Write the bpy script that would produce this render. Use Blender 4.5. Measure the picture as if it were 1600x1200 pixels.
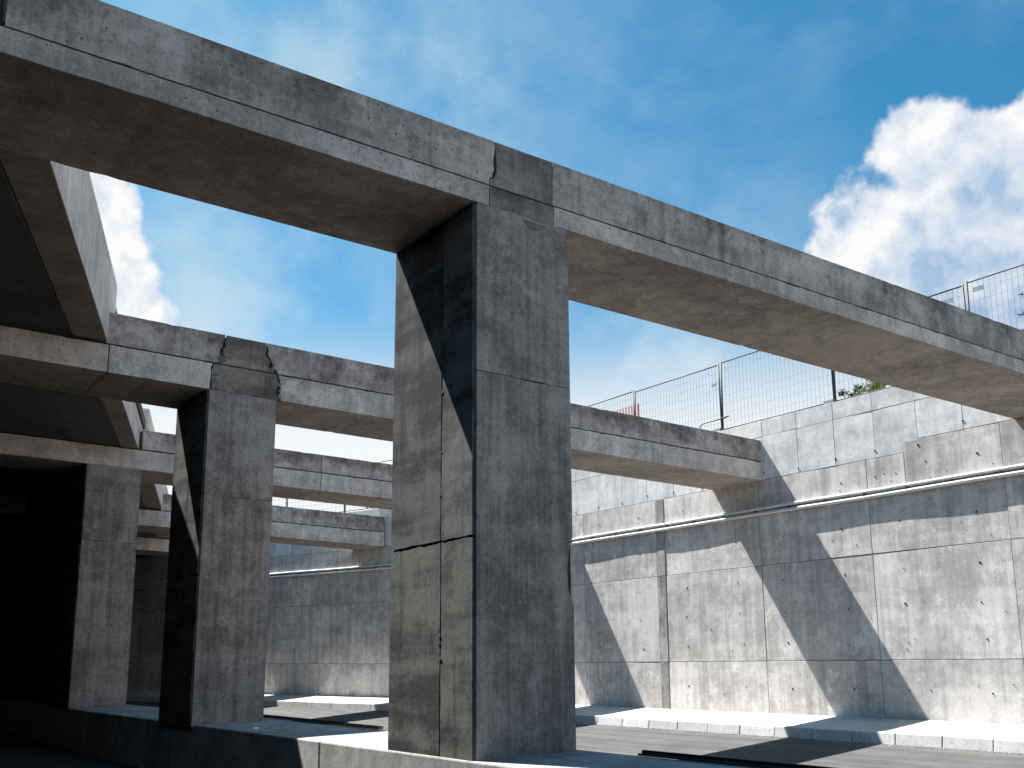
import bpy, bmesh, math, random
from mathutils import Vector, Matrix
random.seed(7)
for o in list(bpy.data.objects): bpy.data.objects.remove(o)
sc = bpy.context.scene
col = sc.collection
S = 1.228                      # survey units -> metres (fence panels come out 3.5 m long)

# ------------------------------------------------------------------ camera
CAM = (-4.966, -7.116, 0.656); YAW, PITCH, ROLL = 32.605, 11.104, 0.533
a, p, r = (math.radians(t) for t in (YAW, PITCH, ROLL))
fw = Vector((math.sin(a)*math.cos(p), math.cos(a)*math.cos(p), math.sin(p)))
rt = Vector((math.cos(a), -math.sin(a), 0)); up = rt.cross(fw)
r2 = rt*math.cos(r) + up*math.sin(r); u2 = -rt*math.sin(r) + up*math.cos(r)
cd = bpy.data.cameras.new('camera'); cam = bpy.data.objects.new('camera', cd); col.objects.link(cam)
M = Matrix.Identity(4)
for i in range(3):
    M[i][0], M[i][1], M[i][2], M[i][3] = r2[i], u2[i], -fw[i], CAM[i]*S
cam.matrix_world = M
cd.sensor_width = 36; cd.lens = 1565.8/1600*36
cd.shift_x = (800-679.84)/1600; cd.shift_y = (748.07-600)/1600
cd.clip_start = .05; cd.clip_end = 3000
sc.camera = cam

# ------------------------------------------------------------------ light
SUN = Vector((-0.18, 0.58, 1.0)).normalized()       # towards the sun
EXPOSURE = 1.48
SKY = 0.05
sl = bpy.data.lights.new('sun', 'SUN'); sl.energy = 5.0; sl.angle = math.radians(.5); sl.color = (1, .98, .95)
so = bpy.data.objects.new('sun', sl); col.objects.link(so)
so.rotation_euler = SUN.to_track_quat('Z', 'Y').to_euler(); so.location = (0, 0, 60)
sc.view_settings.view_transform = 'Standard'; sc.view_settings.look = 'None'
sc.view_settings.exposure = EXPOSURE; sc.view_settings.gamma = 1; sc.view_settings.use_curve_mapping = False
sc.render.engine = 'CYCLES'
sc.cycles.max_bounces = 4; sc.cycles.diffuse_bounces = 2; sc.cycles.glossy_bounces = 2; sc.cycles.transmission_bounces = 2

class NT:
    """small node-tree helper"""
    def __init__(s, tree): s.t = tree; s.t.nodes.clear()
    def n(s, ty, props=None, **ins):
        nd = s.t.nodes.new(ty)
        for k, v in (props or {}).items(): setattr(nd, k, v)
        for k, v in ins.items():
            key = int(k[1:]) if k[0] == '_' else k.replace('__', ' ')
            sk = nd.inputs[key]
            if isinstance(v, bpy.types.NodeSocket): s.t.links.new(v, sk)
            else: sk.default_value = v
        return nd
    def math(s, op, a, b=0.0, c=0.0, clamp=False):
        nd = s.n('ShaderNodeMath', {'operation': op, 'use_clamp': clamp})
        for i, v in enumerate((a, b, c)):
            if isinstance(v, bpy.types.NodeSocket): s.t.links.new(v, nd.inputs[i])
            else: nd.inputs[i].default_value = v
        return nd.outputs[0]
    def vm(s, op, a, b=(0, 0, 0)):
        nd = s.n('ShaderNodeVectorMath', {'operation': op})
        for i, v in enumerate((a, b)):
            if isinstance(v, bpy.types.NodeSocket): s.t.links.new(v, nd.inputs[i])
            else: nd.inputs[i].default_value = v
        return nd.outputs['Value'] if op in ('DOT_PRODUCT', 'LENGTH', 'DISTANCE') else nd.outputs[0]
    def noise(s, vec, scale, detail=4, rough=.6, dist=0):
        return s.n('ShaderNodeTexNoise', None, Vector=vec, Scale=scale, Detail=detail, Roughness=rough, Distortion=dist).outputs[0]
    def mr(s, v, a, b, c=0., d=1., smooth=True):
        nd = s.n('ShaderNodeMapRange', {'interpolation_type': 'SMOOTHSTEP' if smooth else 'LINEAR'})
        for i, x in enumerate((v, a, b, c, d)):
            if isinstance(x, bpy.types.NodeSocket): s.t.links.new(x, nd.inputs[i])
            else: nd.inputs[i].default_value = x
        return nd.outputs[0]
    def mix(s, f, a, b, blend='MIX'):
        nd = s.n('ShaderNodeMix', {'data_type': 'RGBA', 'blend_type': blend})
        for sk, v in ((nd.inputs[0], f), (nd.inputs[6], a), (nd.inputs[7], b)):
            if isinstance(v, bpy.types.NodeSocket): s.t.links.new(v, sk)
            elif sk.type == 'RGBA': sk.default_value = (v[0], v[1], v[2], 1)
            else: sk.default_value = v
        return nd.outputs[2]

def pix_dir(x, y):
    """direction in the world of a feature seen at survey pixel x, y (used for the clouds' bearings)"""
    return (fw + r2*((x-679.84)/1565.8) + u2*((748.07-y)/1565.8)).normalized()

w = bpy.data.worlds.new('World'); sc.world = w; w.use_nodes = True
w.cycles.sampling_method = 'MANUAL'; w.cycles.sample_map_resolution = 256
N = NT(w.node_tree)
sky = N.n('ShaderNodeTexSky', {'sky_type': 'NISHITA', 'sun_disc': False, 'sun_elevation': math.asin(SUN.z),
          'sun_rotation': math.atan2(SUN.x, SUN.y), 'altitude': 100, 'air_density': .85, 'dust_density': .9, 'ozone_density': 2.0})
D = N.vm('NORMALIZE', N.n('ShaderNodeTexCoord').outputs['Generated'])
def blobs(lst):
    b = None
    for x, y, rad in lst:
        dist = N.vm('DISTANCE', D, tuple(pix_dir(x, y)))
        v = N.math('SUBTRACT', 1.0, N.math('DIVIDE', dist, math.radians(rad)*1.25))
        b = v if b is None else N.math('SMOOTH_MAX', b, v, .2)
    return b
# bearings of the cumulus heaps (survey pixel, angular radius in degrees)
blob = blobs([(1600, 360, 5.2), (1490, 365, 4.8), (1400, 415, 4.2), (1425, 222, 2.0), (1490, 270, 3.0), (1610, 285, 3.8), (1760, 430, 8),
              (105, 400, 3.6), (60, 300, 4.0), (165, 460, 3.0)])
big = N.noise(N.vm('ADD', D, (7.3, 4.4, 2.1)), 2.3, 3, .55)
far = N.math('SUBTRACT', N.mr(big, .64, .86), .5)               # scattered heaps over the rest of the sky
blob = N.math('MAXIMUM', blob, far)
puff = N.noise(D, 15, 7, .56)
dens = N.math('ADD', blob, N.math('MULTIPLY', N.math('SUBTRACT', puff, .5), 1.35))
cl = N.mr(dens, .05, .27)
puff2 = N.noise(N.vm('ADD', D, tuple((SUN+Vector((0, 0, .4))).normalized()*0.02)), 15, 4, .56)
lit = N.math('ADD', N.math('MULTIPLY', N.math('SUBTRACT', puff, puff2), 3.0), .80)
shade = N.mr(blobs([(1590, 390, 7), (1500, 440, 5.0)]), -.05, .75)
lit = N.math('SUBTRACT', lit, N.math('MULTIPLY', shade, .5), clamp=True)
skyc = N.mix(1.0, sky.outputs[0], (.29, .97, 1.10), 'MULTIPLY')
wn = N.noise(N.vm('MULTIPLY', D, (1.4, 1.9, 2.4)), 2.1, 5, .6, .2)
wisp = N.mr(wn, .45, .82, 0, .42)
veil = N.math('MULTIPLY', N.mr(blobs([(1030, 580, 13), (560, 50, 15), (350, 450, 15)]), -.1, .9), N.mr(N.noise(D, 6, 6, .6), .30, .72, .12, 1.))
wisp = N.math('MAXIMUM', wisp, N.math('MULTIPLY', veil, .8))
hz = N.mr(N.n('ShaderNodeSeparateXYZ', None, Vector=D).outputs[2], .40, .21, 0., .97)
wisp = N.math('MAXIMUM', wisp, hz)
CB = 7.0
ccol = N.mix(lit, (CB*.40, CB*.56, CB*.78), (CB*1.0, CB*1.0, CB*1.0))
c1 = N.mix(wisp, skyc, N.mix(hz, (CB*.58, CB*.76, CB*.86), (CB, CB, CB)))
c2 = N.mix(cl, c1, ccol)
bg = N.n('ShaderNodeBackground', None, Color=c2, Strength=SKY)
N.n('ShaderNodeOutputWorld', None, Surface=bg.outputs[0])

# ------------------------------------------------------------------ materials
def base_mat(name):
    m = bpy.data.materials.new(name); m.use_nodes = True; return m, NT(m.node_tree)
def finish(N, colr, rough=.85, bump=None, bstr=.3, bdist=.01, spec=.3, metal=0.0):
    b = N.n('ShaderNodeBsdfPrincipled', None, Roughness=rough, Metallic=metal)
    b.inputs['Specular IOR Level'].default_value = spec
    if isinstance(colr, bpy.types.NodeSocket): N.t.links.new(colr, b.inputs['Base Color'])
    else: b.inputs['Base Color'].default_value = (*colr, 1)
    if bump is not None:
        bn = N.n('ShaderNodeBump', None, Strength=bstr, Distance=bdist, Height=bump)
        N.t.links.new(bn.outputs[0], b.inputs['Normal'])
    N.n('ShaderNodeOutputMaterial', None, Surface=b.outputs[0])
def coords(N):
    g = N.n('ShaderNodeNewGeometry'); oi = N.n('ShaderNodeObjectInfo')
    off = N.n('ShaderNodeCombineXYZ', None, X=N.math('MULTIPLY', oi.outputs['Random'], 37.),
              Y=N.math('MULTIPLY', oi.outputs['Random'], 91.), Z=N.math('MULTIPLY', oi.outputs['Random'], 53.)).outputs[0]
    return N.vm('ADD', g.outputs['Position'], off), oi.outputs['Random'], g
def concrete(name, dark, light, streak=.5, pits=.6, stain=.35, rust=0., vary=.2, bstr=.35, contrast=1., pitscale=9., topstain=None, speck=.35, lifts=.1, under=None):
    m, N = base_mat(name); P, rnd, g = coords(N)
    A = N.noise(P, .55, 3, .65); B = N.noise(P, 3.4, 6, .74); F = N.noise(P, 48, 2, .6)
    C = N.noise(N.vm('MULTIPLY', P, (6.5, 6.5, .28)), 1.0, 4, .7)
    L = N.noise(N.vm('MULTIPLY', P, (.22, .22, 2.6)), 1.0, 3, .6)
    f = N.math('ADD', N.math('MULTIPLY', A, .42), N.math('MULTIPLY', B, .36))
    f = N.math('ADD', f, N.math('MULTIPLY', C, .5*streak)); f = N.math('ADD', f, N.math('MULTIPLY', L, lifts*2))
    f = N.math('ADD', f, N.math('MULTIPLY', F, .14))
    mid = (.42+.36+.5*streak+lifts*2+.14)/2; h = .15/contrast
    c = N.mix(N.mr(f, mid-h, mid+h), dark, light)
    # cement-rich pale clouds and dark damp-looking patches, then run-off stains
    B2 = N.noise(P, 1.3, 6, .78)
    c = N.mix(N.math('MULTIPLY', N.mr(B2, .46, .33), .55), c, tuple(min(.85, x*1.28) for x in light))
    c = N.mix(N.math('MULTIPLY', N.mr(B2, .54, .68), stain), c, tuple(x*.5 for x in dark))
    C2 = N.noise(N.vm('MULTIPLY', P, (3.1, 3.1, .16)), 1.0, 3, .7)
    c = N.mix(N.math('MULTIPLY', N.mr(C2, .54, .74), stain), c, tuple(x*.38 for x in dark))
    if speck:                                        # sandy speckle of the cast skin
        K = N.noise(P, 19, 3, .8)
        c = N.mix(N.math('MULTIPLY', N.mr(K, .54, .66), speck), c, tuple(x*.45 for x in dark))
        c = N.mix(N.math('MULTIPLY', N.mr(K, .44, .32), speck*.7), c, tuple(min(.85, x*1.2) for x in light))
    if topstain:                                     # grime washed down from the top edge, uneven along its length
        oz = N.n('ShaderNodeSeparateXYZ', None, Vector=N.n('ShaderNodeTexCoord').outputs['Object']).outputs[2]
        q = N.math('ADD', N.mr(oz, topstain[0], topstain[1], 0., .5, False), N.math('MULTIPLY', N.math('SUBTRACT', C, .5), 1.0))
        q = N.math('ADD', q, N.math('MULTIPLY', N.math('SUBTRACT', B2, .5), 1.7))
        c = N.mix(N.math('MULTIPLY', N.mr(q, .22, .75), topstain[2]), c, tuple(x*.36 for x in dark))
    if rust:
        C3 = N.noise(N.vm('MULTIPLY', P, (2.0, 2.0, .10)), 1.3, 3, .7)
        c = N.mix(N.math('MULTIPLY', N.mr(C3, .62, .75), rust), c, (.33, .24, .15))
    # air holes
    V = N.n('ShaderNodeTexVoronoi', None, Vector=P, Scale=pitscale, Randomness=1.0)
    cell = N.n('ShaderNodeSeparateColor', None, Color=V.outputs['Color'])
    pr = N.math('MULTIPLY', N.math('ADD', N.math('MULTIPLY', cell.outputs[0], .13), .03), N.mr(cell.outputs[1], .5, .65))
    pit = N.mr(N.math('SUBTRACT', V.outputs['Distance'], pr), .02, -.02)
    c = N.mix(N.math('MULTIPLY', pit, pits), c, tuple(x*.22 for x in dark))
    if under:                                        # underside shade put into the colour: faces looking down darkened brown
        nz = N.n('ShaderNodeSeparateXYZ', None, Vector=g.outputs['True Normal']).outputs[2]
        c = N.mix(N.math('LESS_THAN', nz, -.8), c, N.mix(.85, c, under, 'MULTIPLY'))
    tone = N.math('ADD', N.math('MULTIPLY', rnd, vary), 1-vary/2)
    c = N.vm('SCALE', c); N.t.links.new(tone, c.node.inputs['Scale'])
    hgt = N.math('ADD', N.math('MULTIPLY', B, .9), N.math('MULTIPLY', F, .35))
    hgt = N.math('SUBTRACT', hgt, N.math('MULTIPLY', pit, .8))
    finish(N, c, .88, hgt, bstr, .012)
    return m
def plain(name, c, rough=.6, metal=0., var=.25, scale=12., spec=.4):
    m, N = base_mat(name); P, rnd, g = coords(N)
    n = N.noise(P, scale, 5, .65)
    cc = N.mix(N.mr(n, .3, .7), tuple(x*(1-var) for x in c), tuple(min(1, x*(1+var)) for x in c))
    finish(N, cc, rough, n, .12, .005, spec, metal)
    return m
MT = {}
UNDER_SHADE = (.46, .42, .375)
MT['wall'] = concrete('wall_concrete', (.375, .354, .338), (.685, .645, .615), .6, .5, .38, rust=.2, vary=.14, contrast=1.25, speck=.22)
MT['wall_top'] = concrete('upper_wall_concrete', (.50, .487, .475), (.76, .745, .73), .4, .5, .26, rust=.15, vary=.10, contrast=1.2, speck=.2, topstain=(5.5, 7.6, .2))
MT['wall_rough'] = concrete('rough_joint_concrete', (.20, .19, .18), (.44, .43, .41), .5, .9, .6, rust=.2, bstr=.9, speck=.5)
MT['beam'] = concrete('beam_concrete', (.25, .223, .203), (.60, .54, .49), .5, .7, .45, vary=.1, contrast=1.35, topstain=(.45, .95, .85), speck=.45)
MT['band'] = concrete('beam_ledge_concrete', (.37, .332, .302), (.74, .668, .61), .35, .85, .28, vary=.1, pitscale=13, contrast=1.3, speck=.5, under=UNDER_SHADE)
MT['cap'] = concrete('infill_concrete', (.13, .115, .10), (.34, .30, .265), .3, .6, .5, vary=.05, contrast=1.4, lifts=.25)
MT['pillar'] = concrete('pillar_concrete', (.185, .166, .15), (.45, .404, .366), .8, .65, .34, vary=.06, contrast=1.3, topstain=(4.6, 6.4, .4), speck=.5)
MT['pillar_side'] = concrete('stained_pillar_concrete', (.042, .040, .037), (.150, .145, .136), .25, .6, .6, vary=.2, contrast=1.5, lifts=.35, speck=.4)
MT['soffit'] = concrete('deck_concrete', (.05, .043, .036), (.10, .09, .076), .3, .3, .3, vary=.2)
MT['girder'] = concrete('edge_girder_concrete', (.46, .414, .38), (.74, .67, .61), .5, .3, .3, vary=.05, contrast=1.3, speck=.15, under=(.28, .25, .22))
MT['ledge'] = concrete('median_concrete', (.25, .245, .237), (.48, .47, .46), .3, .6, .4, vary=.12, contrast=1.3)
MT['kerb'] = concrete('kerb_concrete', (.40, .395, .385), (.56, .555, .545), .25, .6, .25, vary=.16)
MT['core'] = concrete('joint_concrete', (.025, .024, .023), (.06, .058, .055), .3, .5, .4, bstr=.9)
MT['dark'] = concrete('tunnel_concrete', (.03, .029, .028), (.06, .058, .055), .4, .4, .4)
MT['steel'] = plain('blue_grey_steel', (.022, .034, .042), .55, .0)
MT['wire'] = plain('dull_galvanised_wire', (.15, .19, .23), .7, 0.)
MT['pipe'] = plain('pale_grey_plastic', (.62, .62, .61), .5, 0, .12, 3.)
MT['clamp'] = plain('dark_clamp_steel', (.07, .07, .07), .5, .6)
MT['hole'] = plain('tie_hole_dark', (.022, .021, .02), .9)
MT['rail'] = plain('black_steel', (.018, .017, .016), .55, .3)
MT['rusty'] = plain('rusty_steel', (.22, .13, .07), .8, .2, .6, 20)
MT['plate'] = plain('grey_tin_plate', (.25, .29, .31), .5, .3)
MT['foot'] = plain('dark_rubber_block', (.09, .09, .085), .8)
MT['bark'] = plain('bark', (.10, .075, .05), .9, 0, .4, 20)
def leaf(name, c):
    m, N = base_mat(name); oi = N.n('ShaderNodeNewGeometry')
    n = N.noise(oi.outputs['Position'], 4, 3)
    cc = N.mix(N.math('MULTIPLY', oi.outputs['Random Per Island'], 1.0), tuple(x*.6 for x in c), tuple(x*1.5 for x in c))
    d = N.n('ShaderNodeBsdfDiffuse', None, Color=cc); t = N.n('ShaderNodeBsdfTranslucent', None, Color=cc)
    mx = N.n('ShaderNodeMixShader', None, _0=.45, _1=d.outputs[0], _2=t.outputs[0])
    N.n('ShaderNodeOutputMaterial', None, Surface=mx.outputs[0]); return m
MT['leaf'] = leaf('light_green_leaves', (.14, .17, .045))
MT['leaf2'] = leaf('dark_green_leaves', (.04, .07, .025))
MT['needle'] = leaf('conifer_needles', (.035, .06, .03))
def asphalt(name, c, bands):
    m, N = base_mat(name); P, rnd, g = coords(N)
    n = N.noise(P, 1.1, 7, .7); s = N.noise(P, 70, 3, .7)
    b = N.noise(N.vm('MULTIPLY', P, (1.9, .05, 1)), 1., 4, .6)
    f = N.mr(N.math('ADD', N.math('MULTIPLY', b, .6), N.math('MULTIPLY', n, .4)), .36, .64)
    cc = N.mix(f, tuple(x*.72 for x in c), tuple(x*(1+bands) for x in c))
    cc = N.mix(N.math('MULTIPLY', N.mr(s, .45, .75), .45), cc, tuple(x*2.4 for x in c))
    cc = N.mix(N.math('MULTIPLY', N.mr(s, .5, .25), .5), cc, tuple(x*.4 for x in c))
    finish(N, cc, .9, s, .5, .006); return m
MT['asphalt'] = asphalt('dusty_asphalt', (.066, .064, .062), .6)
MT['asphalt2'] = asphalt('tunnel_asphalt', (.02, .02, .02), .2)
m, N = base_mat('dry_grass_soil'); P, rnd, g = coords(N)
finish(N, N.mix(N.mr(N.noise(P, .8, 8, .7), .35, .65), (.11, .085, .055), (.07, .09, .03)), .95, N.noise(P, 9, 6), .6, .05); MT['soil'] = m
m, N = base_mat('red_white_stripes'); P, rnd, g = coords(N)
st = N.math('GREATER_THAN', N.math('FRACT', N.math('MULTIPLY', N.n('ShaderNodeSeparateXYZ', None, Vector=N.n('ShaderNodeTexCoord').outputs['Object']).outputs[1], 7.5)), .5)
finish(N, N.mix(st, (.72, .70, .69), (.48, .17, .17)), .6); MT['stripe'] = m

# ------------------------------------------------------------------ mesh helpers (survey units, scaled by S on build)
def sc3(v, base): return ((v[0]-base[0])*S, (v[1]-base[1])*S, (v[2]-base[2])*S)
class MB:
    def __init__(s): s.v = []; s.f = []
    def prism(s, poly, vec):
        n = len(poly); k = len(s.v)
        s.v += [tuple(q) for q in poly] + [tuple(q[i]+vec[i] for i in range(3)) for q in poly]
        s.f.append(tuple(range(k, k+n))); s.f.append(tuple(range(k+2*n-1, k+n-1, -1)))
        for i in range(n):
            j = (i+1) % n; s.f.append((k+j, k+i, k+n+i, k+n+j))
        return s
    def box(s, x0, x1, y0, y1, z0, z1):
        return s.prism([(x0, y0, z0), (x1, y0, z0), (x1, y0, z1), (x0, y0, z1)], (0, y1-y0, 0))
    def tube(s, pts, rad, n=8):
        k = len(s.v); pts = [Vector(q) for q in pts]
        for i, q in enumerate(pts):
            d = (pts[min(i+1, len(pts)-1)] - pts[max(i-1, 0)]).normalized()
            x = d.orthogonal() if abs(d.z) > .9 else d.cross(Vector((0, 0, 1)))
            x.normalize(); y = d.cross(x)
            rr = rad[i] if isinstance(rad, (list, tuple)) else rad
            for j in range(n):
                t = 2*math.pi*j/n; s.v.append(tuple(q + x*rr*math.cos(t) + y*rr*math.sin(t)))
        for i in range(len(pts)-1):
            for j in range(n):
                j2 = (j+1) % n; s.f.append((k+i*n+j, k+i*n+j2, k+(i+1)*n+j2, k+(i+1)*n+j))
        s.f.append(tuple(k+j for j in range(n-1, -1, -1))); s.f.append(tuple(k+(len(pts)-1)*n+j for j in range(n)))
        return s
    def disc(s, c, nrm, rad, th, n=8):
        nrm = Vector(nrm).normalized(); x = nrm.orthogonal().normalized(); y = nrm.cross(x); c = Vector(c)
        rr = [rad*random.uniform(.75, 1.2) for _ in range(n)]
        poly = [tuple(c + x*rr[j]*math.cos(2*math.pi*j/n) + y*rr[j]*math.sin(2*math.pi*j/n)) for j in range(n)]
        return s.prism(poly, tuple(nrm*th))
    def build(s, name, mat, parent=None, base=None, bevel=0., smooth=False):
        if base is None: base = tuple(parent['_b']) if parent is not None and '_b' in parent else (0, 0, 0)
        me = bpy.data.meshes.new(name); me.from_pydata([sc3(v, base) for v in s.v], [], s.f)
        bm = bmesh.new(); bm.from_mesh(me); bmesh.ops.recalc_face_normals(bm, faces=bm.faces); bm.to_mesh(me); bm.free()
        me.materials.append(mat if not isinstance(mat, str) else MT[mat])
        if smooth:
            for pl in me.polygons: pl.use_smooth = True
        o = bpy.data.objects.new(name, me); col.objects.link(o)
        if parent is not None: o.parent = parent; o['_b'] = base if False else 0; del o['_b']
        else: o.location = tuple(c*S for c in base)
        if bevel:
            b = o.modifiers.new('edge_wear', 'BEVEL'); b.width = bevel; b.segments = 2; b.limit_method = 'ANGLE'; b.angle_limit = math.radians(50)
        return o
def tag(o, label, cat, group=None):
    o['label'] = label; o['category'] = cat
    if group: o['group'] = group
    return o
BASES = {}
def thing(name, label, cat, base, group=None):
    o = bpy.data.objects.new(name, None); col.objects.link(o); o.location = tuple(c*S for c in base)
    o.empty_display_size = .3
    BASES[o.name] = base
    return tag(o, label, cat, group)
def part(mb, name, mat, th, bevel=0., smooth=False, top=None):
    """mesh part under thing th (top = the thing when th is itself a part)"""
    return mb.build(name, mat, th, BASES[(top or th).name], bevel, smooth)
def struct(mb, name, mat, base=(0, 0, 0), bevel=0.):
    o = mb.build(name, mat, None, base, bevel); o['kind'] = 'structure'; BASES[o.name] = base; return o
def jag(p0, p1, n, amp, rng):
    """points from p0 to p1 (2-D) with a ragged wander; ends kept"""
    out = []; dx, dy = p1[0]-p0[0], p1[1]-p0[1]; L = math.hypot(dx, dy); nx, ny = -dy/L, dx/L; wv = 0
    for i in range(n+1):
        t = i/n; wv = .6*wv + rng.uniform(-amp, amp) if 0 < i < n else wv
        k = wv if 0 < i < n else 0
        out.append((p0[0]+dx*t+nx*k, p0[1]+dy*t+ny*k))
    return out

# ------------------------------------------------------------------ survey
BEAMS = [  # front Y, depth, soffit z, ledge z, top z
    (0.0, 1.441, 5.0, 5.217, 5.690), (6.693, 1.40, 4.773, 5.188, 5.653), (13.727, 1.441, 4.866, 5.30, 5.735),
    (21.148, 1.44, 4.773, 5.245, 5.746), (27.2, 1.44, 4.80, 5.25, 5.73)]
PW = 1.119                       # pillar width
def edge(y): return -1.72 + .372*(y-6.39)      # right edge of the skewed deck
WP = [(-140, 12.124), (15.5, 12.124), (18.5, 12.124), (21.5, 11.16), (24.5, 10.17), (28.5, 8.85), (34, 7.0), (46, 2.6), (60, -3)]
def wx(y):
    for (y0, x0), (y1, x1) in zip(WP, WP[1:]):
        if y0 <= y <= y1: return x0 + (x1-x0)*(y-y0)/(y1-y0)
    return WP[-1][1]
ROAD, WALK, LROAD = -.20, -.04, -.80

# ------------------------------------------------------------------ ground
KX = 10.62                        # back of the kerb
def road_z(x): return -.365 + .092*(x-KX)          # banked carriageway
def kx(y): return wx(y)-1.504
rd = MB(); ry = [-140, 0, 15.5, 18.5, 21.5, 24.5, 28.5, 34, 46]
for y_ in ry:
    for x_ in (1.45, kx(y_)+.02):
        z_ = -.365 + .092*(x_-kx(y_)); rd.v += [(x_, y_, z_-.4), (x_, y_, z_)]
for i in range(len(ry)-1):
    k_ = 4*i; rd.f += [(k_+1, k_+3, k_+7, k_+5), (k_, k_+4, k_+6, k_+2), (k_, k_+1, k_+5, k_+4), (k_+2, k_+6, k_+7, k_+3)]
rd.f += [(0, 2, 3, 1), (k_+4, k_+5, k_+7, k_+6)]
struct(rd, 'road', 'asphalt')
struct(MB().box(-14, .3, -140, 62, LROAD-.3, LROAD), 'tunnel_road', 'asphalt2')
g = MB(); yy = [-140] + [y for y, x in WP if 0 < y < 22]
k0 = len(yy)
ys_ = [-140, 0, 15.5, 18.5, 21.5, 24.5, 28.5, 34, 46]
top = [(kx(y)+.02, y, -.195) for y in ys_] + [(wx(y)+.1, y, -.03) for y in reversed(ys_)]
bot = [(q[0], q[1], -.9) for q in top]; n_ = len(top)
g.v += bot + top
for i in range(len(ys_)-1):
    g.f += [(n_+i, n_+i+1, n_+n_-2-i, n_+n_-1-i)]
for i in range(n_): g.f.append((i, (i+1) % n_, n_+(i+1) % n_, n_+i))
g.f.append(tuple(range(n_-1, -1, -1)))
walk = struct(g, 'pavement', 'kerb')
rng = random.Random(3)
y = -9.0
while y < 36:
    L = .80
    kb = MB(); jx_ = .016 + rng.uniform(-.006, .006); x1 = kx(y)+jx_; dx_ = kx(y+L)-kx(y); zt = -.190 + rng.uniform(-.005, .005)
    kb.prism([(x1-.24, y+.006, -.6), (x1, y+.006, -.6), (x1, y+.006, zt), (x1-.165, y+.006, zt-.012)], (dx_, L-.012, 0))
    part(kb, 'kerb_stone', 'kerb', walk, .018); y += L
gr = MB(); rng = random.Random(44)
for k in range(900):
    y_ = rng.uniform(-3, 20); x_ = KX-.235-abs(rng.gauss(0, .05)); r_ = rng.uniform(.004, .016)
    q0 = (x_, y_, road_z(x_)); p_ = [(x_+r_*math.cos(t)*rng.uniform(.7, 1.2), y_+r_*math.sin(t)*rng.uniform(.7, 1.2), q0[2]-.002) for t in (0, 1.3, 2.6, 3.8, 5.1)]
    gr.prism(p_, (rng.uniform(-.3, .3)*r_, 0, r_*rng.uniform(.6, 1.2)))
o = gr.build('grit', 'kerb', None, (KX-.24, 0, road_z(KX))); o['kind'] = 'stuff'; o['label'] = 'loose grit gathered along the foot of the kerb'; o['category'] = 'grit'
# fields above the cutting
t = MB(); yy = [-140] + [y for y, x in WP if y > 0]
t.prism([(wx(y)+.45, y, 5.75) for y in yy] + [(-3, 400, 5.75), (500, 400, 5.75), (500, -400, 5.75), (12.57, -400, 5.75)], (0, 0, .2))
struct(t, 'field', 'soil')
struct(MB().box(-500, -14.6, -400, 400, 5.6, 5.9), 'far_field', 'soil')
struct(MB().box(-600, 600, -600, 600, -2.4, -2.0), 'ground', 'soil')

# ------------------------------------------------------------------ median wall
md = thing('median_wall', 'low concrete median wall carrying the row of pillars', 'wall', (0, 0, LROAD))
rng = random.Random(5)
joints = [-12, -6.2, -2.7, 2.85, 8.9, 14.6, 20.5, 26.5, 33, 40]
def mx(y): return -.009*max(0, min(y, 14))
for y0, y1 in zip(joints, joints[1:]):
    b = MB(); y0 += .008; y1 -= .008
    dz = rng.uniform(-.006, 0)
    prof = [(0, -1.5), (1.62, -1.5), (1.62, -.125), (1.235, -.12), (1.22, .008), (0, -.045)]
    np_ = len(prof)
    for yq in (y0, y1): b.v += [((mx(yq) if q[0] == 0 else q[0]), yq, q[1]+(dz if q[1] > -1 else 0)) for q in prof]
    b.f += [tuple(range(np_)), tuple(range(2*np_-1, np_-1, -1))] + [(i, (i+1) % np_, np_+(i+1) % np_, np_+i) for i in range(np_)]
    part(b, 'wall_segment', 'ledge', md, .02)
part(MB().box(.1, 1.15, -12, 40, -1.4, -.12), 'core', 'core', md)

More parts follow.
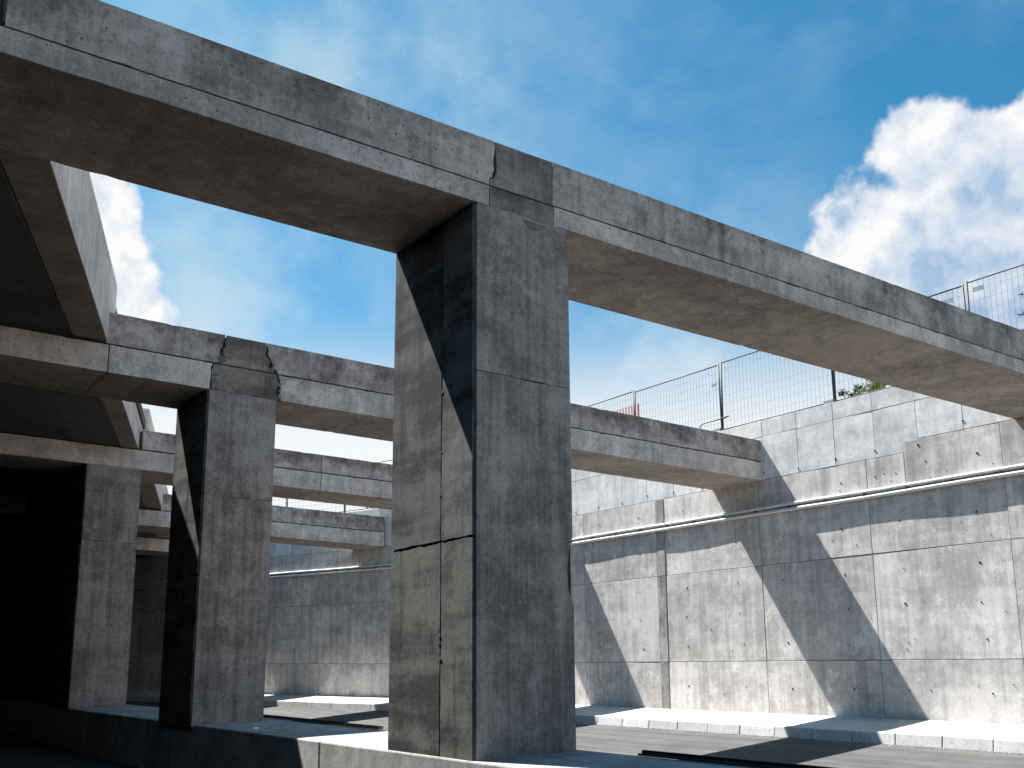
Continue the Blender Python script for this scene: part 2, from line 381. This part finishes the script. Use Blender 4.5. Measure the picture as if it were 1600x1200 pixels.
# ------------------------------------------------------------------ pillars
def pillar(i, label, x0, x1, y0, y1, zt, zfront, zside, ysplit, chips, seed, base_z=-.07):
    rng = random.Random(seed)
    th = thing('pillar', label, 'pillar', (x0, y0, base_z), 'pillars along the median')
    T = .035; G = .007
    part(MB().box(x0+T*.6, x1-T*.6, y0+T*.6, y1-T*.6, base_z-.06, zt), 'core', 'core', th)
    # front face, poured in two lifts with a day joint
    c = .02
    right = []
    z_prev = base_z
    for (zc0, zc1, dep) in chips:            # chips broken out of the right arris
        n = 9
        for k in range(n+1):
            t = k/n; q = math.sin(math.pi*t)**.7
            right.append((x1 - .006 - dep*q*rng.uniform(.75, 1.1), zc0+(zc1-zc0)*t))
    def front(z0, z1, zj0, zj1):
        lo = jag((x0+c, z0), (x1-.006, z0), 14, .004 if zj0 else .012, rng); hi = jag((x1-.006, z1), (x0+c, z1), 14, .004 if zj1 else .004, rng)
        rr = [q for q in right if z0+.03 < q[1] < z1-.03]
        return [(q[0], y0, q[1]) for q in lo + rr + hi]
    part(MB().prism(front(base_z, zfront-G, 0, 1), (0, T, 0)), 'face_panel', 'pillar', th)
    part(MB().prism(front(zfront, zt-.004, 1, 0), (0, T, 0)), 'face_panel', 'pillar', th)
    # left face, four shutter panels with ragged open joints
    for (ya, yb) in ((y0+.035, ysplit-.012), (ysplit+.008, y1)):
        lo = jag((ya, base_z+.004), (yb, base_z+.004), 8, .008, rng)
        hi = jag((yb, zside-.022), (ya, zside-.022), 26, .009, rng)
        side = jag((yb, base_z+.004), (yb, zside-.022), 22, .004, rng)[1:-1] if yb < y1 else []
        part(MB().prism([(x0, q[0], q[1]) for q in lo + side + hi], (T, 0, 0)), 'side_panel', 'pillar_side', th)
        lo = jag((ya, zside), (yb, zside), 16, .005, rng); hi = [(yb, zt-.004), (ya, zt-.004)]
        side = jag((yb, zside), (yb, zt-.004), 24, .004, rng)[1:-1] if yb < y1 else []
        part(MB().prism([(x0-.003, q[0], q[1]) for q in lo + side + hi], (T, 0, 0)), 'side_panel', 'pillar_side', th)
    part(MB().box(x1-T, x1, y0+.006+T, y1-T-.004, base_z, zt-.006), 'side_panel', 'pillar', th)
    part(MB().box(x0+T+.01, x1-.01, y1-T, y1-.003, base_z, zt-.006), 'back_panel', 'pillar', th)
    # small clods and grout ticks left in the open joint
    d = MB()
    for k in range(9):
        z = rng.uniform(base_z+.1, zt-.4); s_ = rng.uniform(.012, .026)
        d.disc((x0+.012, ysplit+rng.uniform(-.02, .02), z), (-1, .2, .1), s_, .016, 6)
    o = part(d, 'joint_grout', 'core', th); o['kind'] = 'stuff'
    return th
pillar(1, 'tall nearest concrete pillar standing in the middle of the picture', 0, PW, 0, 1.441, 5.0, 3.37, 1.87, .54, [(1.30, 1.93, .075), (4.72, 4.95, .03)], 11)
pillar(2, 'concrete pillar under the cracked beam joint, second from the front', -.114, .976, 6.693, 8.093, 4.773, 3.2, 2.05, 7.35, [(1.2, 1.35, .015)], 12)
pillar(3, 'narrow far concrete pillar beneath the deck beside the dark tunnel', -.138, 1.003, 13.727, 15.168, 4.866, 3.3, 2.2, 14.4, [], 13)
tp = thing('tunnel_light_screen', 'added dark screen wall behind the far pillar, keeping light out of the tunnel', 'wall', (.1, 15.2, -.05))  # made-up screen: stops light from the right carriageway entering the tunnel
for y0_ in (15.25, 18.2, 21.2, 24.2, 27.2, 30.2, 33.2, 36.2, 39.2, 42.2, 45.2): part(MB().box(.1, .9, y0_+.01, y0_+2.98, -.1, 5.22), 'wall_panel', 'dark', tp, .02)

# ------------------------------------------------------------------ cross beams
def seg(th, name, xa, xb, ja, jb, y0, d, z0, z1, mat, rng, off=0., bevel=.012):
    """one piece of a beam; ja / jb = list of (x, z) points of a ragged end, bottom to top"""
    L = ja if ja else [(xa, z0), (xa, z1)]; R = jb if jb else [(xb, z0), (xb, z1)]
    def wear(A, B, sgn):                             # small nicks along a long arris
        n = int(abs(B[0]-A[0])/.11); out = []
        for i in range(1, n):
            t = i/n; e = rng.uniform(0, .0022)
            if rng.random() < .03: e = rng.uniform(.006, .013)
            out.append((A[0]+(B[0]-A[0])*t+rng.uniform(-.03, .03), A[1]+sgn*e))
        return out
    pts = R + wear(R[-1], L[-1], -1) + list(reversed(L)) + wear(L[0], R[0], 1)
    poly = [(q[0], y0+off, q[1]) for q in pts]
    return part(MB().prism(poly, (0, d-2*off, 0)), name, mat, th, bevel)
def beam(i, label, cuts, cap, seed, xl=-13.6):
    y0, d, z0, zg, zt = BEAMS[i]; rng = random.Random(seed); xr = wx(y0+.7)+.12
    th = thing('cross_beam', label, 'beam', (0, y0, z0), 'beams across the cutting')
    xs = edge(y0)-.03
    part(MB().box(xl+.1, xr-.05, y0+.035, y0+d-.035, z0+.03, zg+.05), 'core', 'core', th)
    part(MB().box(max(xs, -13)+.05, xr-.05, y0+.05, y0+d-.05, zg-.02, zt-.03), 'core', 'core', th)
    eps = .008
    def run(za, zb, x_start, ends, nm, mat, off):
        # ends = list of (ragged left boundary, ragged right boundary, material) making the run from left to right
        for (ja, jb, mt) in ends:
            seg(th, nm, 0, 0, ja, jb, y0, d, za, zb, mt, rng, off)
    # boundaries: straight joints at cuts; ragged ones round the cap
    def straight(x, za, zb, s): return [(x+s*eps, za), (x+s*eps, zb)]
    for (za, zb, nm, mat, off, x_start) in ((z0, zg-.016, 'ledge_band', 'band', 0., xl), (zg+.010, zt, 'stem', 'beam', .018, xs)):
        bounds = [('s', x_start)] + [('s', c) for c in cuts if c > x_start+.2] + [('s', xr)]
        if cap:
            bl, br = cap['band' if nm == 'ledge_band' else 'stem']
            bounds += [('cl', bl), ('cr', br)]
            bounds.sort(key=lambda b: b[1] if b[0] == 's' else sum(q[0] for q in b[1])/len(b[1]))
        for A, B in zip(bounds, bounds[1:]):
            gap = cap['gap'] if cap else 0
            La = straight(A[1], za, zb, 1) if A[0] == 's' else [(q[0]+gap*q[2]/2, q[1]) for q in A[1]]
            Rb = straight(B[1], za, zb, -1) if B[0] == 's' else [(q[0]-gap*q[2]/2, q[1]) for q in B[1]]
            iscap = A[0] == 'cl' and B[0] == 'cr'
            seg(th, 'infill' if iscap else nm, 0, 0, La, Rb, y0, d, za, zb, 'cap' if iscap else mat, rng, off+(.004 if iscap else 0), 0 if (cap and (A[0] != 's' or B[0] != 's')) else .012)
    return th
def rag(pts, n, amp, rng, wts=None):
    """ragged crack through the given (x, z, width) points"""
    out = []
    for k, (A, B) in enumerate(zip(pts, pts[1:])):
        for i in range(n):
            t = i/n; e = rng.uniform(-amp, amp) if not (k == 0 and i == 0) else 0
            out.append((A[0]+(B[0]-A[0])*t+e, A[1]+(B[1]-A[1])*t, max(.1, A[2]+(B[2]-A[2])*t+rng.uniform(-.5, .5)*(A[2] > .5))))
    out.append(pts[-1]); return out
rg = random.Random(21)
_, _, z0, zg, zt = BEAMS[0]; za, zb = zg-.016, zg+.010
cap1 = {'gap': .012, 'band': ([(.167, z0, 1.), (.167, za, 1.)], [(.94, z0, .5), (.945, za, .5)]),
        'stem': (rag([(.175, zb, 1), (.18, zb+.06, 1), (.235, zb+.09, 3), (.25, zb+.2, 3.5), (.243, zt, 1)], 4, .008, rg), rag([(.945, zb, .5), (.95, zt, .5)], 5, .004, rg))}
_, _, z0, zg, zt = BEAMS[1]; za, zb = zg-.016, zg+.010
cap2 = {'gap': .03, 'band': (rag([(-.08, z0, .6), (-.085, z0+.28, .6), (-.06, za, 1.2)], 4, .004, rg), rag([(1.03, z0, 1.), (.985, z0+.12, 2.2), (1.02, z0+.26, 1.6), (.975, za, 1.5)], 4, .018, rg)),
        'stem': (rag([(.02, zb, 1.8), (.09, zb+.05, 2.), (.06, zb+.17, 2.), (.105, zb+.3, 1.2), (.125, zt, .8)], 4, .013, rg), rag([(.95, zb, 1.6), (.87, zb+.10, 2.8), (.885, zb+.17, 2.2), (.80, zb+.24, 1.4), (.79, zt, .7)], 4, .014, rg))}
b1 = beam(0, 'nearest long concrete beam crossing the whole picture above the tallest pillar', [], cap1, 31)
b2 = beam(1, 'second concrete beam with ragged cracks above its pillar', [-1.58, 9.17], cap2, 32)
b3 = beam(2, 'third concrete beam, seen between the two front pillars', [5.2], None, 33)
b4 = beam(3, 'fourth concrete beam with a vertical joint, low between the front pillars', [6.2], None, 34)
b5 = beam(4, 'farthest short stretch of concrete beam under the fourth beam', [4.0], None, 35)
# loose crack fill hanging in the joints of the second beam, spalls on the first
y0, d, z0, zg, zt = BEAMS[1]; mb = MB(); rg = random.Random(8)
for (x, za, zb) in ((.0, z0+.02, zg-.05), (1.0, z0+.02, zg), (.06, zg+.02, zg+.2), (.9, zg+.05, zg+.25)):
    for k in range(7):
        zc = rg.uniform(za, zb); xx = x+rg.uniform(-.035, .035); s_ = rg.uniform(.012, .034)
        mb.disc((xx, y0+.03, zc), (0, -1, 0), s_, rg.uniform(.02, .04), 7)
o = part(mb, 'broken_grout', 'cap', b2); o['kind'] = 'stuff'
y0, d, z0, zg, zt = BEAMS[0]
n = 14; poly = []
for k in range(n):
    t = math.pi*k/(n-1); poly.append((.70+.135*math.cos(t)*rg.uniform(.92, 1.06), -.0035, z0-.035-.085*math.sin(t)*rg.uniform(.8, 1.1)))
part(MB().prism(poly, (0, .003, 0)), 'spall', 'cap', [o for o in bpy.data.objects if o.name == 'pillar'][0])

# ------------------------------------------------------------------ deck over the tunnel
dk = thing('tunnel_deck', 'dark skewed concrete deck roofing the tunnel at the left', 'deck', (-6, 0, 5.19))
bays = [-24, -13.3, -6.3, .72, 7.39, 14.45, 21.87, 27.9, 36, 44, 52, 61]
LZ = 5.215
rng = random.Random(9)
for k, (ya, yb) in enumerate(zip(bays, bays[1:])):
    zl = {3: 5.225, 4: 5.31, 5: 5.31, 6: 5.262, 7: 5.262}.get(k, 5.23)
    ya += .012; yb -= .012; off = .0; wid = .50; j = 0; jx = -.11 if k == 4 else -.14 if k == 2 else rng.uniform(-.012, .012)
    while edge(yb)-off > -13.6 and j < 60:
        x0a, x1a = edge(ya)-off-wid+.012, edge(ya)-off; x0b, x1b = edge(yb)-off-wid+.012, edge(yb)-off
        if j == 0: x1a += jx; x1b += jx
        h = (1.0 if k == 4 else 1.10) if j == 0 else .7
        b = MB().prism([(x0a, ya, zl), (x1a, ya, zl), (x1b, yb, zl), (x0b, yb, zl)], (0, 0, h))
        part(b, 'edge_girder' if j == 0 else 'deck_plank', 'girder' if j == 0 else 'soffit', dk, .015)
        off += wid if j == 0 else .98; wid = .98; j += 1
sl_ = MB(); sl_.prism([(-13.9, -24, 5.93), (edge(-24)-.06, -24, 5.93), (edge(61)-.06, 61, 5.93), (-13.9, 61, 5.93)], (0, 0, .2))
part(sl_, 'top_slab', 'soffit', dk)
tw = thing('tunnel_wall', 'dark concrete side wall deep inside the left tunnel', 'wall', (-13.6, 0, LROAD))
part(MB().box(-14.2, 4, 60.2, 60.8, LROAD-.1, 5.2), 'light_stop_wall', 'dark', tw)  # added out of sight: closes the tunnel's far end to sunlight
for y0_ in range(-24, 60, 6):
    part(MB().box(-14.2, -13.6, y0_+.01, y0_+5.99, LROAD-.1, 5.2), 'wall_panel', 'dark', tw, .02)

# ------------------------------------------------------------------ retaining wall
rw = thing('retaining_wall', 'tall sunlit concrete retaining wall of cast panels on the right', 'wall', (12.12, 0, WALK))
core = MB(); yy = [-140] + [y for y, x in WP if y > 0]
core.prism([(wx(y)+.02, y, WALK-.4) for y in yy] + [(wx(y)+.45, y, WALK-.4) for y in reversed(yy)], (0, 0, 6.04-WALK+.4))
part(core, 'core', 'core', rw)
rng = random.Random(17)
holes = MB()
def panel(ya, yb, za, zb, mat, g=.0055, off=None, nholes=0, th=.03):
    ya += g; yb -= g; za += g; zb -= g; o = rng.uniform(-.004, .006) if off is None else off; tl = rng.uniform(-.003, .003)
    p = [(wx(ya)-o+tl, ya, za), (wx(yb)-o-tl, yb, za), (wx(yb)-o-tl, yb, zb), (wx(ya)-o+tl, ya, zb)]
    part(MB().prism(p, (th, 0, 0)), 'wall_panel', mat, rw, .006)
    if nholes:
        for fy in (.22, .78):
            for k in range(nholes):
                fz = (k+.5)/nholes
                yh = ya+(yb-ya)*(fy+rng.uniform(-.02, .02)); zh = za+(zb-za)*(fz+rng.uniform(-.02, .02))
                holes.disc((wx(yh)-o-.004, yh, zh), (-1, 0, 0), rng.choice((.013, .015, .017, .022)), .003, 9)
        for k in range(3):
            yh = rng.uniform(ya+.1, yb-.1); zh = rng.uniform(za+.1, zb-.1)
            holes.disc((wx(yh)-o-.004, yh, zh), (-1, 0, 0), rng.uniform(.008, .015), .003, 7)
vj = [-8.6, -6.03, -3.45, -.9, 1.70, 4.27, 6.85, 9.60, 9.86, 12.45, 15.05, 17.6, 18.5, 20.1, 21.5, 22.6, 24.5, 26.6, 28.5, 31, 34, 37, 40, 43, 46]
for ya, yb in zip(vj, vj[1:]):
    rough = abs(yb-ya) < .3
    mt = 'wall_rough' if rough else 'wall'
    for za, zb, nh in ((WALK-.05, 1.01, 1), (1.01, 2.98, 3), (2.98, 4.09, 1)):
        panel(ya, yb, za, zb, 'wall_rough' if (9.8 < ya < 10 and za > 1.5) and False else mt, nholes=0 if rough else nh, off=.012 if rough else None)
    mids = [ya, yb]
    for a_, b_ in zip(mids, mids[1:]):
        if a_ < 3.48 < b_:
            panel(a_, 3.48, 4.09, 5.0, mt, nholes=1); panel(3.48, b_, 4.09, 4.79, mt, nholes=1)
        else: panel(a_, b_, 4.09, 5.0 if b_ <= 3.48 else 4.79, mt, nholes=0 if rough else 1, off=.012 if rough else None)
u = [-8.1+.868*k for k in range(30)] + [18.5, 19.4, 20.3, 21.5, 22.5, 23.5, 24.5, 25.5, 26.5, 27.5, 28.5, 30, 31.5, 33, 34, 37, 40, 43, 46]
u = sorted(set([x for x in u if not 17.2 < x < 18.4]))
for ya, yb in zip(u, u[1:]):
    if yb-ya < .1: continue
    zl = 5.0 if (ya+yb)/2 < 3.48 else 4.79
    panel(ya, yb, zl, 5.72, 'wall_top', .004, off=rng.uniform(-.002, .002)); panel(ya, yb, 5.72, 6.08, 'wall_top', .003, off=rng.uniform(.0, .003))
    holes.disc((wx(ya)-.006, ya, zl+rng.uniform(.07, .16)), (-1, 0, 0), .022, .003, 8)
cp = MB(); cp.prism([(wx(y)+.03, y, 6.03) for y in yy] + [(wx(y)+.42, y, 6.03) for y in reversed(yy)], (0, 0, .05)); part(cp, 'coping', 'wall_top', rw)
o = part(holes, 'tie_holes', 'hole', rw); o['kind'] = 'stuff'
yy2 = [-9, 0, 5, 10] + [y for y, x in WP if 12 < y < 45]
def pipe(z, outx, rad, label):
    th = thing('conduit_pipe', label, 'pipe', (12.1, 0, z), 'pipes along the retaining wall')
    pts = []
    y = -9.
    while y < 44: pts.append((wx(y)-outx+.006*math.sin(y*1.9), y, z+.005*math.sin(y*1.3+z*9))); y += .8
    part(MB().tube(pts, rad, 10), 'pipe_run', 'pipe', th, 0, True)
    return th
tr = MB(); tp_ = [(-9, wx(-9))] + [(y, x) for y, x in WP if 10 < y < 45]
tr.prism([(x-.05, y, 4.05) for y, x in tp_] + [(x+.02, y, 4.05) for y, x in reversed(tp_)], (0, 0, .125))
part(tr, 'pipe_ledge', 'wall_rough', rw)
pl = pipe(4.062, .064, .036, 'lower pale pipe running along the retaining wall')
pu = pipe(4.168, .060, .036, 'upper pale pipe running along the retaining wall')
y = -8.6
while y < 40:
    part(MB().box(wx(y)-.09, wx(y)+.01, y-.022, y+.022, 4.094, 4.136), 'pipe_clamp', 'clamp', pl); y += .86

# ------------------------------------------------------------------ steel strips on the median
def strip(label, ya, yb, x, rust):
    th = thing('steel_rail', label, 'rail', (x, ya, 0), 'steel rails on the median')
    part(MB().box(x, x+.075, ya, yb, .012, .030), 'flange', 'rail', th, .004)
    part(MB().box(x+.045, x+.072, ya+.004, yb-.004, .028, .058), 'web', 'rail', th, .004)
    if rust: part(MB().box(x-.003, x+.078, ya-.9, ya-.002, .012, .05), 'rusty_end', 'rusty', th, .004)
strip('black steel rail lying on the median in front of the nearest pillar', -5.2, -.72, 1.165, False)
strip('black steel rail with a rusty end on the median behind the nearest pillar', 4.6, 9.6, 1.165, True)

# ------------------------------------------------------------------ fence on the wall
posts = [-3.48, -.63, 2.226, 5.065, 8.0, 10.79, 13.6]
spans = list(zip(posts, posts[1:])) + [(20.6, 23.4), (23.4, 26.2), (26.2, 29.0)]
FX = .32; ZB, ZT = 6.17, 7.77
names = {1: 'mesh fence panel at the right edge with a tin plate, above the near beam', 2: 'mesh fence panel crossed by the near beam, left of the plated post pair',
         3: 'mesh fence panel left of the bush, touching the bent brace bar', 4: 'mesh fence panel with a small plate and a bent brace bar', 5: 'mesh fence panel in front of the red and white barrier',
         6: 'rightmost of three tiny fence panels seen between the front pillars', 7: 'middle of three tiny fence panels seen between the front pillars', 8: 'leftmost of three tiny fence panels seen between the front pillars'}
for k, (ya, yb) in enumerate(spans):
    if k == 0: continue
    dx = lambda y: wx(y)+FX
    th = thing('construction_fence', names[k], 'fence', (dx(ya), ya, ZB), 'construction fence panels on the wall')
    zt = ZT + (.02 if k % 2 else -.015); y0, y1 = ya+.035, yb-.035
    xa, xb = dx(y0), dx(y1); lean = .03 if k % 2 else -.02
    for (xx, yq, s_) in ((xa, y0, 1), (xb, y1, -1)):
        part(MB().tube([(xx, yq+.02*s_*-1, ZB-.12), (xx+lean*.3, yq, zt)], .019, 8), 'post', 'steel', th, 0, True)
    part(MB().tube([(xa+lean*.3, y0, zt-.025), (xb+lean*.3, y1, zt-.025)], .014, 8), 'top_rail', 'steel', th, 0, True)
    part(MB().tube([(xa, y0, ZB+.02), (xb, y1, ZB+.02)], .013, 6), 'bottom_rail', 'steel', th, 0, True)
    m_ = MB(); n = 28 if k < 6 else 14
    for i in range(1, n):
        t = i/n; xx, yq = xa+(xb-xa)*t, y0+(y1-y0)*t
        m_.tube([(xx, yq, ZB+.02), (xx+lean*.3, yq, zt-.025)], .0026, 4)
    for i in range(1, 8):
        z = ZB+(zt-ZB)*i/8
        m_.tube([(xa+lean*.2, y0, z), (xb+lean*.2, y1, z)], .0028, 4)
    o = part(m_, 'wire_mesh', 'wire', th); o['kind'] = 'stuff'
    def plate(yq, z, wd=.15, hg=.07):
        part(MB().box(dx(yq)-.035, dx(yq)-.027, yq-wd/2, yq+wd/2, z-hg/2, z+hg/2), 'plate', 'plate', th)
    if k == 4: plate(8.16, 7.28)
    if k == 2: plate(2.56, 7.52, .22, .09)
    if k == 1: plate(1.97, 7.58, .2, .09)
    if k == 4:
        part(MB().tube([(dx(8)-.04, 7.85, 6.44), (dx(8)-.04, 8.5, 6.44), (dx(8)-.04, 8.62, 6.40), (dx(8)-.04, 8.68, 6.15)], .014, 6), 'brace_bar', 'steel', th, 0, True)
    if k == 3:
        part(MB().tube([(dx(8)-.03, 7.78, 6.46), (dx(8)-.03, 8.02, 6.46)], .016, 6), 'clamp', 'steel', th, 0, True)
lab = {1: 'dark fence foot block at the far right of the wall top', 2: 'dark fence foot block under the tin-plated post pair', 3: 'dark fence foot block on the wall near the bush', 4: 'dark fence foot block by the bent brace bar', 5: 'dark fence foot block near the striped barrier'}
for k in (2, 3, 4, 5):
    yq = posts[k]; xx = wx(yq)+FX
    f = MB().prism([(xx-.22, yq-.12, 6.085), (xx+.22, yq-.12, 6.085), (xx+.18, yq-.09, 6.2), (xx-.18, yq-.09, 6.2)], (0, .24, 0)).build('ballast_block', 'foot', None, (xx, yq, 6.085), .02)
    tag(f, lab[k], 'block', 'feet of the fence')
# striped barrier
br = thing('striped_barrier', 'red and white striped barrier board behind the mesh fence', 'barrier', (12.95, 11.2, 5.95))
ob = MB().box(12.93, 12.96, 11.15, 13.3, 7.18, 7.60); part(ob, 'board', 'stripe', br)
for yq in (11.3, 13.1): part(MB().box(12.97, 13.02, yq-.03, yq+.03, 5.95, 7.5), 'leg', 'steel', br)
# overhead cable
cb = MB(); A = Vector((14, 18, 8.6)); B_ = Vector((30, 60, 12))
pts = []
for i in range(13):
    t = i/12; q = A.lerp(B_, t); q.z -= 1.2*4*t*(1-t)*.15; pts.append(tuple(q))
tag(cb.tube(pts, .014, 5).build('overhead_cable', 'rail', None, (14, 18, 8.6)), 'thin dark overhead cable crossing the bright sky', 'cable')

# ------------------------------------------------------------------ plants
def crown(th, c, rad, n, size, mat, seed, name='crown', squash=(1, 1, 1)):
    rng = random.Random(seed); m_ = MB(); base = BASES[th.name]
    clumps = []
    for _ in range(max(5, n//60)):
        v = Vector((rng.gauss(0, 1), rng.gauss(0, 1), rng.gauss(0, 1))).normalized()*rng.uniform(.3, 1)
        clumps.append((v, rng.uniform(.18, .4)))
    for _ in range(n):
        cv, cr = rng.choice(clumps)
        q = cv + Vector((rng.gauss(0, 1), rng.gauss(0, 1), rng.gauss(0, 1))).normalized()*cr*rng.uniform(.3, 1)
        q = Vector((c[0]+q.x*rad*squash[0], c[1]+q.y*rad*squash[1], c[2]+q.z*rad*squash[2]))
        d = Vector((rng.gauss(0, 1), rng.gauss(0, 1), rng.gauss(0, .7)+.3)).normalized(); s = d.orthogonal().normalized()
        L = size*rng.uniform(.7, 1.4); Wd = L*.28; k = len(m_.v); nr = d.cross(s)*L*.08
        m_.v += [tuple(q), tuple(q+d*L*.5+s*Wd+nr), tuple(q+d*L), tuple(q+d*L*.5-s*Wd+nr)]
        m_.f.append((k, k+1, k+2, k+3))
    return part(m_, name, mat, th)
def shrub(label, c, h, rad, n, size, mat, seed, grp='bushes behind the wall', kind='bush'):
    th = thing(kind, label, 'bush', (c[0], c[1], 5.95), grp); rng = random.Random(seed)
    for k in range(4):
        t = 2*math.pi*k/4+seed; e = (c[0]+rad*.6*math.cos(t), c[1]+rad*.6*math.sin(t), 5.95+h*.85)
        part(MB().tube([(c[0], c[1], 5.9), (c[0]+rad*.2*math.cos(t), c[1]+rad*.2*math.sin(t), 5.95+h*.4), e], [.025, .018, .006], 6), 'stem', 'bark', th, 0, True)
    crown(th, (c[0], c[1], 5.95+h*.62), rad, n, size, mat, seed, squash=(1, 1, h*.45/rad))
    return th
shrub('sunny light green bush peeping over the wall beside the near beam', (13.7, 4.85, 0), .98, .46, 1500, .085, 'leaf', 4)
shrub('small darker bush tops peeping over the wall, left of the light bush', (13.8, 5.6, 0), .82, .34, 600, .09, 'leaf2', 6)
shrub('distant pale green bush on the wall top between the pillars', (12.3, 23.6, 0), 1.5, .9, 900, .12, 'leaf', 9)
# conifer at the right edge
cf = thing('conifer_tree', 'dark conifer whose branch tips enter at the right edge', 'tree', (14.2, 1.66, 5.9))
part(MB().tube([(14.2, 1.66, 5.8), (14.2, 1.66, 7.6), (14.22, 1.66, 9.6)], [.08, .055, .01], 8), 'trunk', 'bark', cf, 0, True)
rng = random.Random(2); m_ = MB(); brm = MB()
z = 6.3
while z < 9.5:
    R = .62*(9.7-z)/3.4+.05
    for k in range(7):
        t = rng.uniform(0, 2*math.pi); d = Vector((math.cos(t), math.sin(t), -.12+rng.uniform(-.1, .2)))
        a0 = Vector((14.21, 1.66, z)); L = R*rng.uniform(.75, 1.15); brm.tube([tuple(a0), tuple(a0+d*L)], [.012, .004], 4)
        for i in range(60):
            q = a0+d*L*rng.uniform(.25, 1.05); s = Vector((rng.gauss(0, 1), rng.gauss(0, 1), rng.gauss(0, .6)))+d*1.2; s.normalize()
            o_ = s.orthogonal().normalized()*.011; kk = len(m_.v); l_ = rng.uniform(.07, .15)
            m_.v += [tuple(q-o_), tuple(q+o_), tuple(q+s*l_)]; m_.f.append((kk, kk+1, kk+2))
    z += .19
part(brm, 'branches', 'bark', cf); part(m_, 'crown', 'needle', cf)
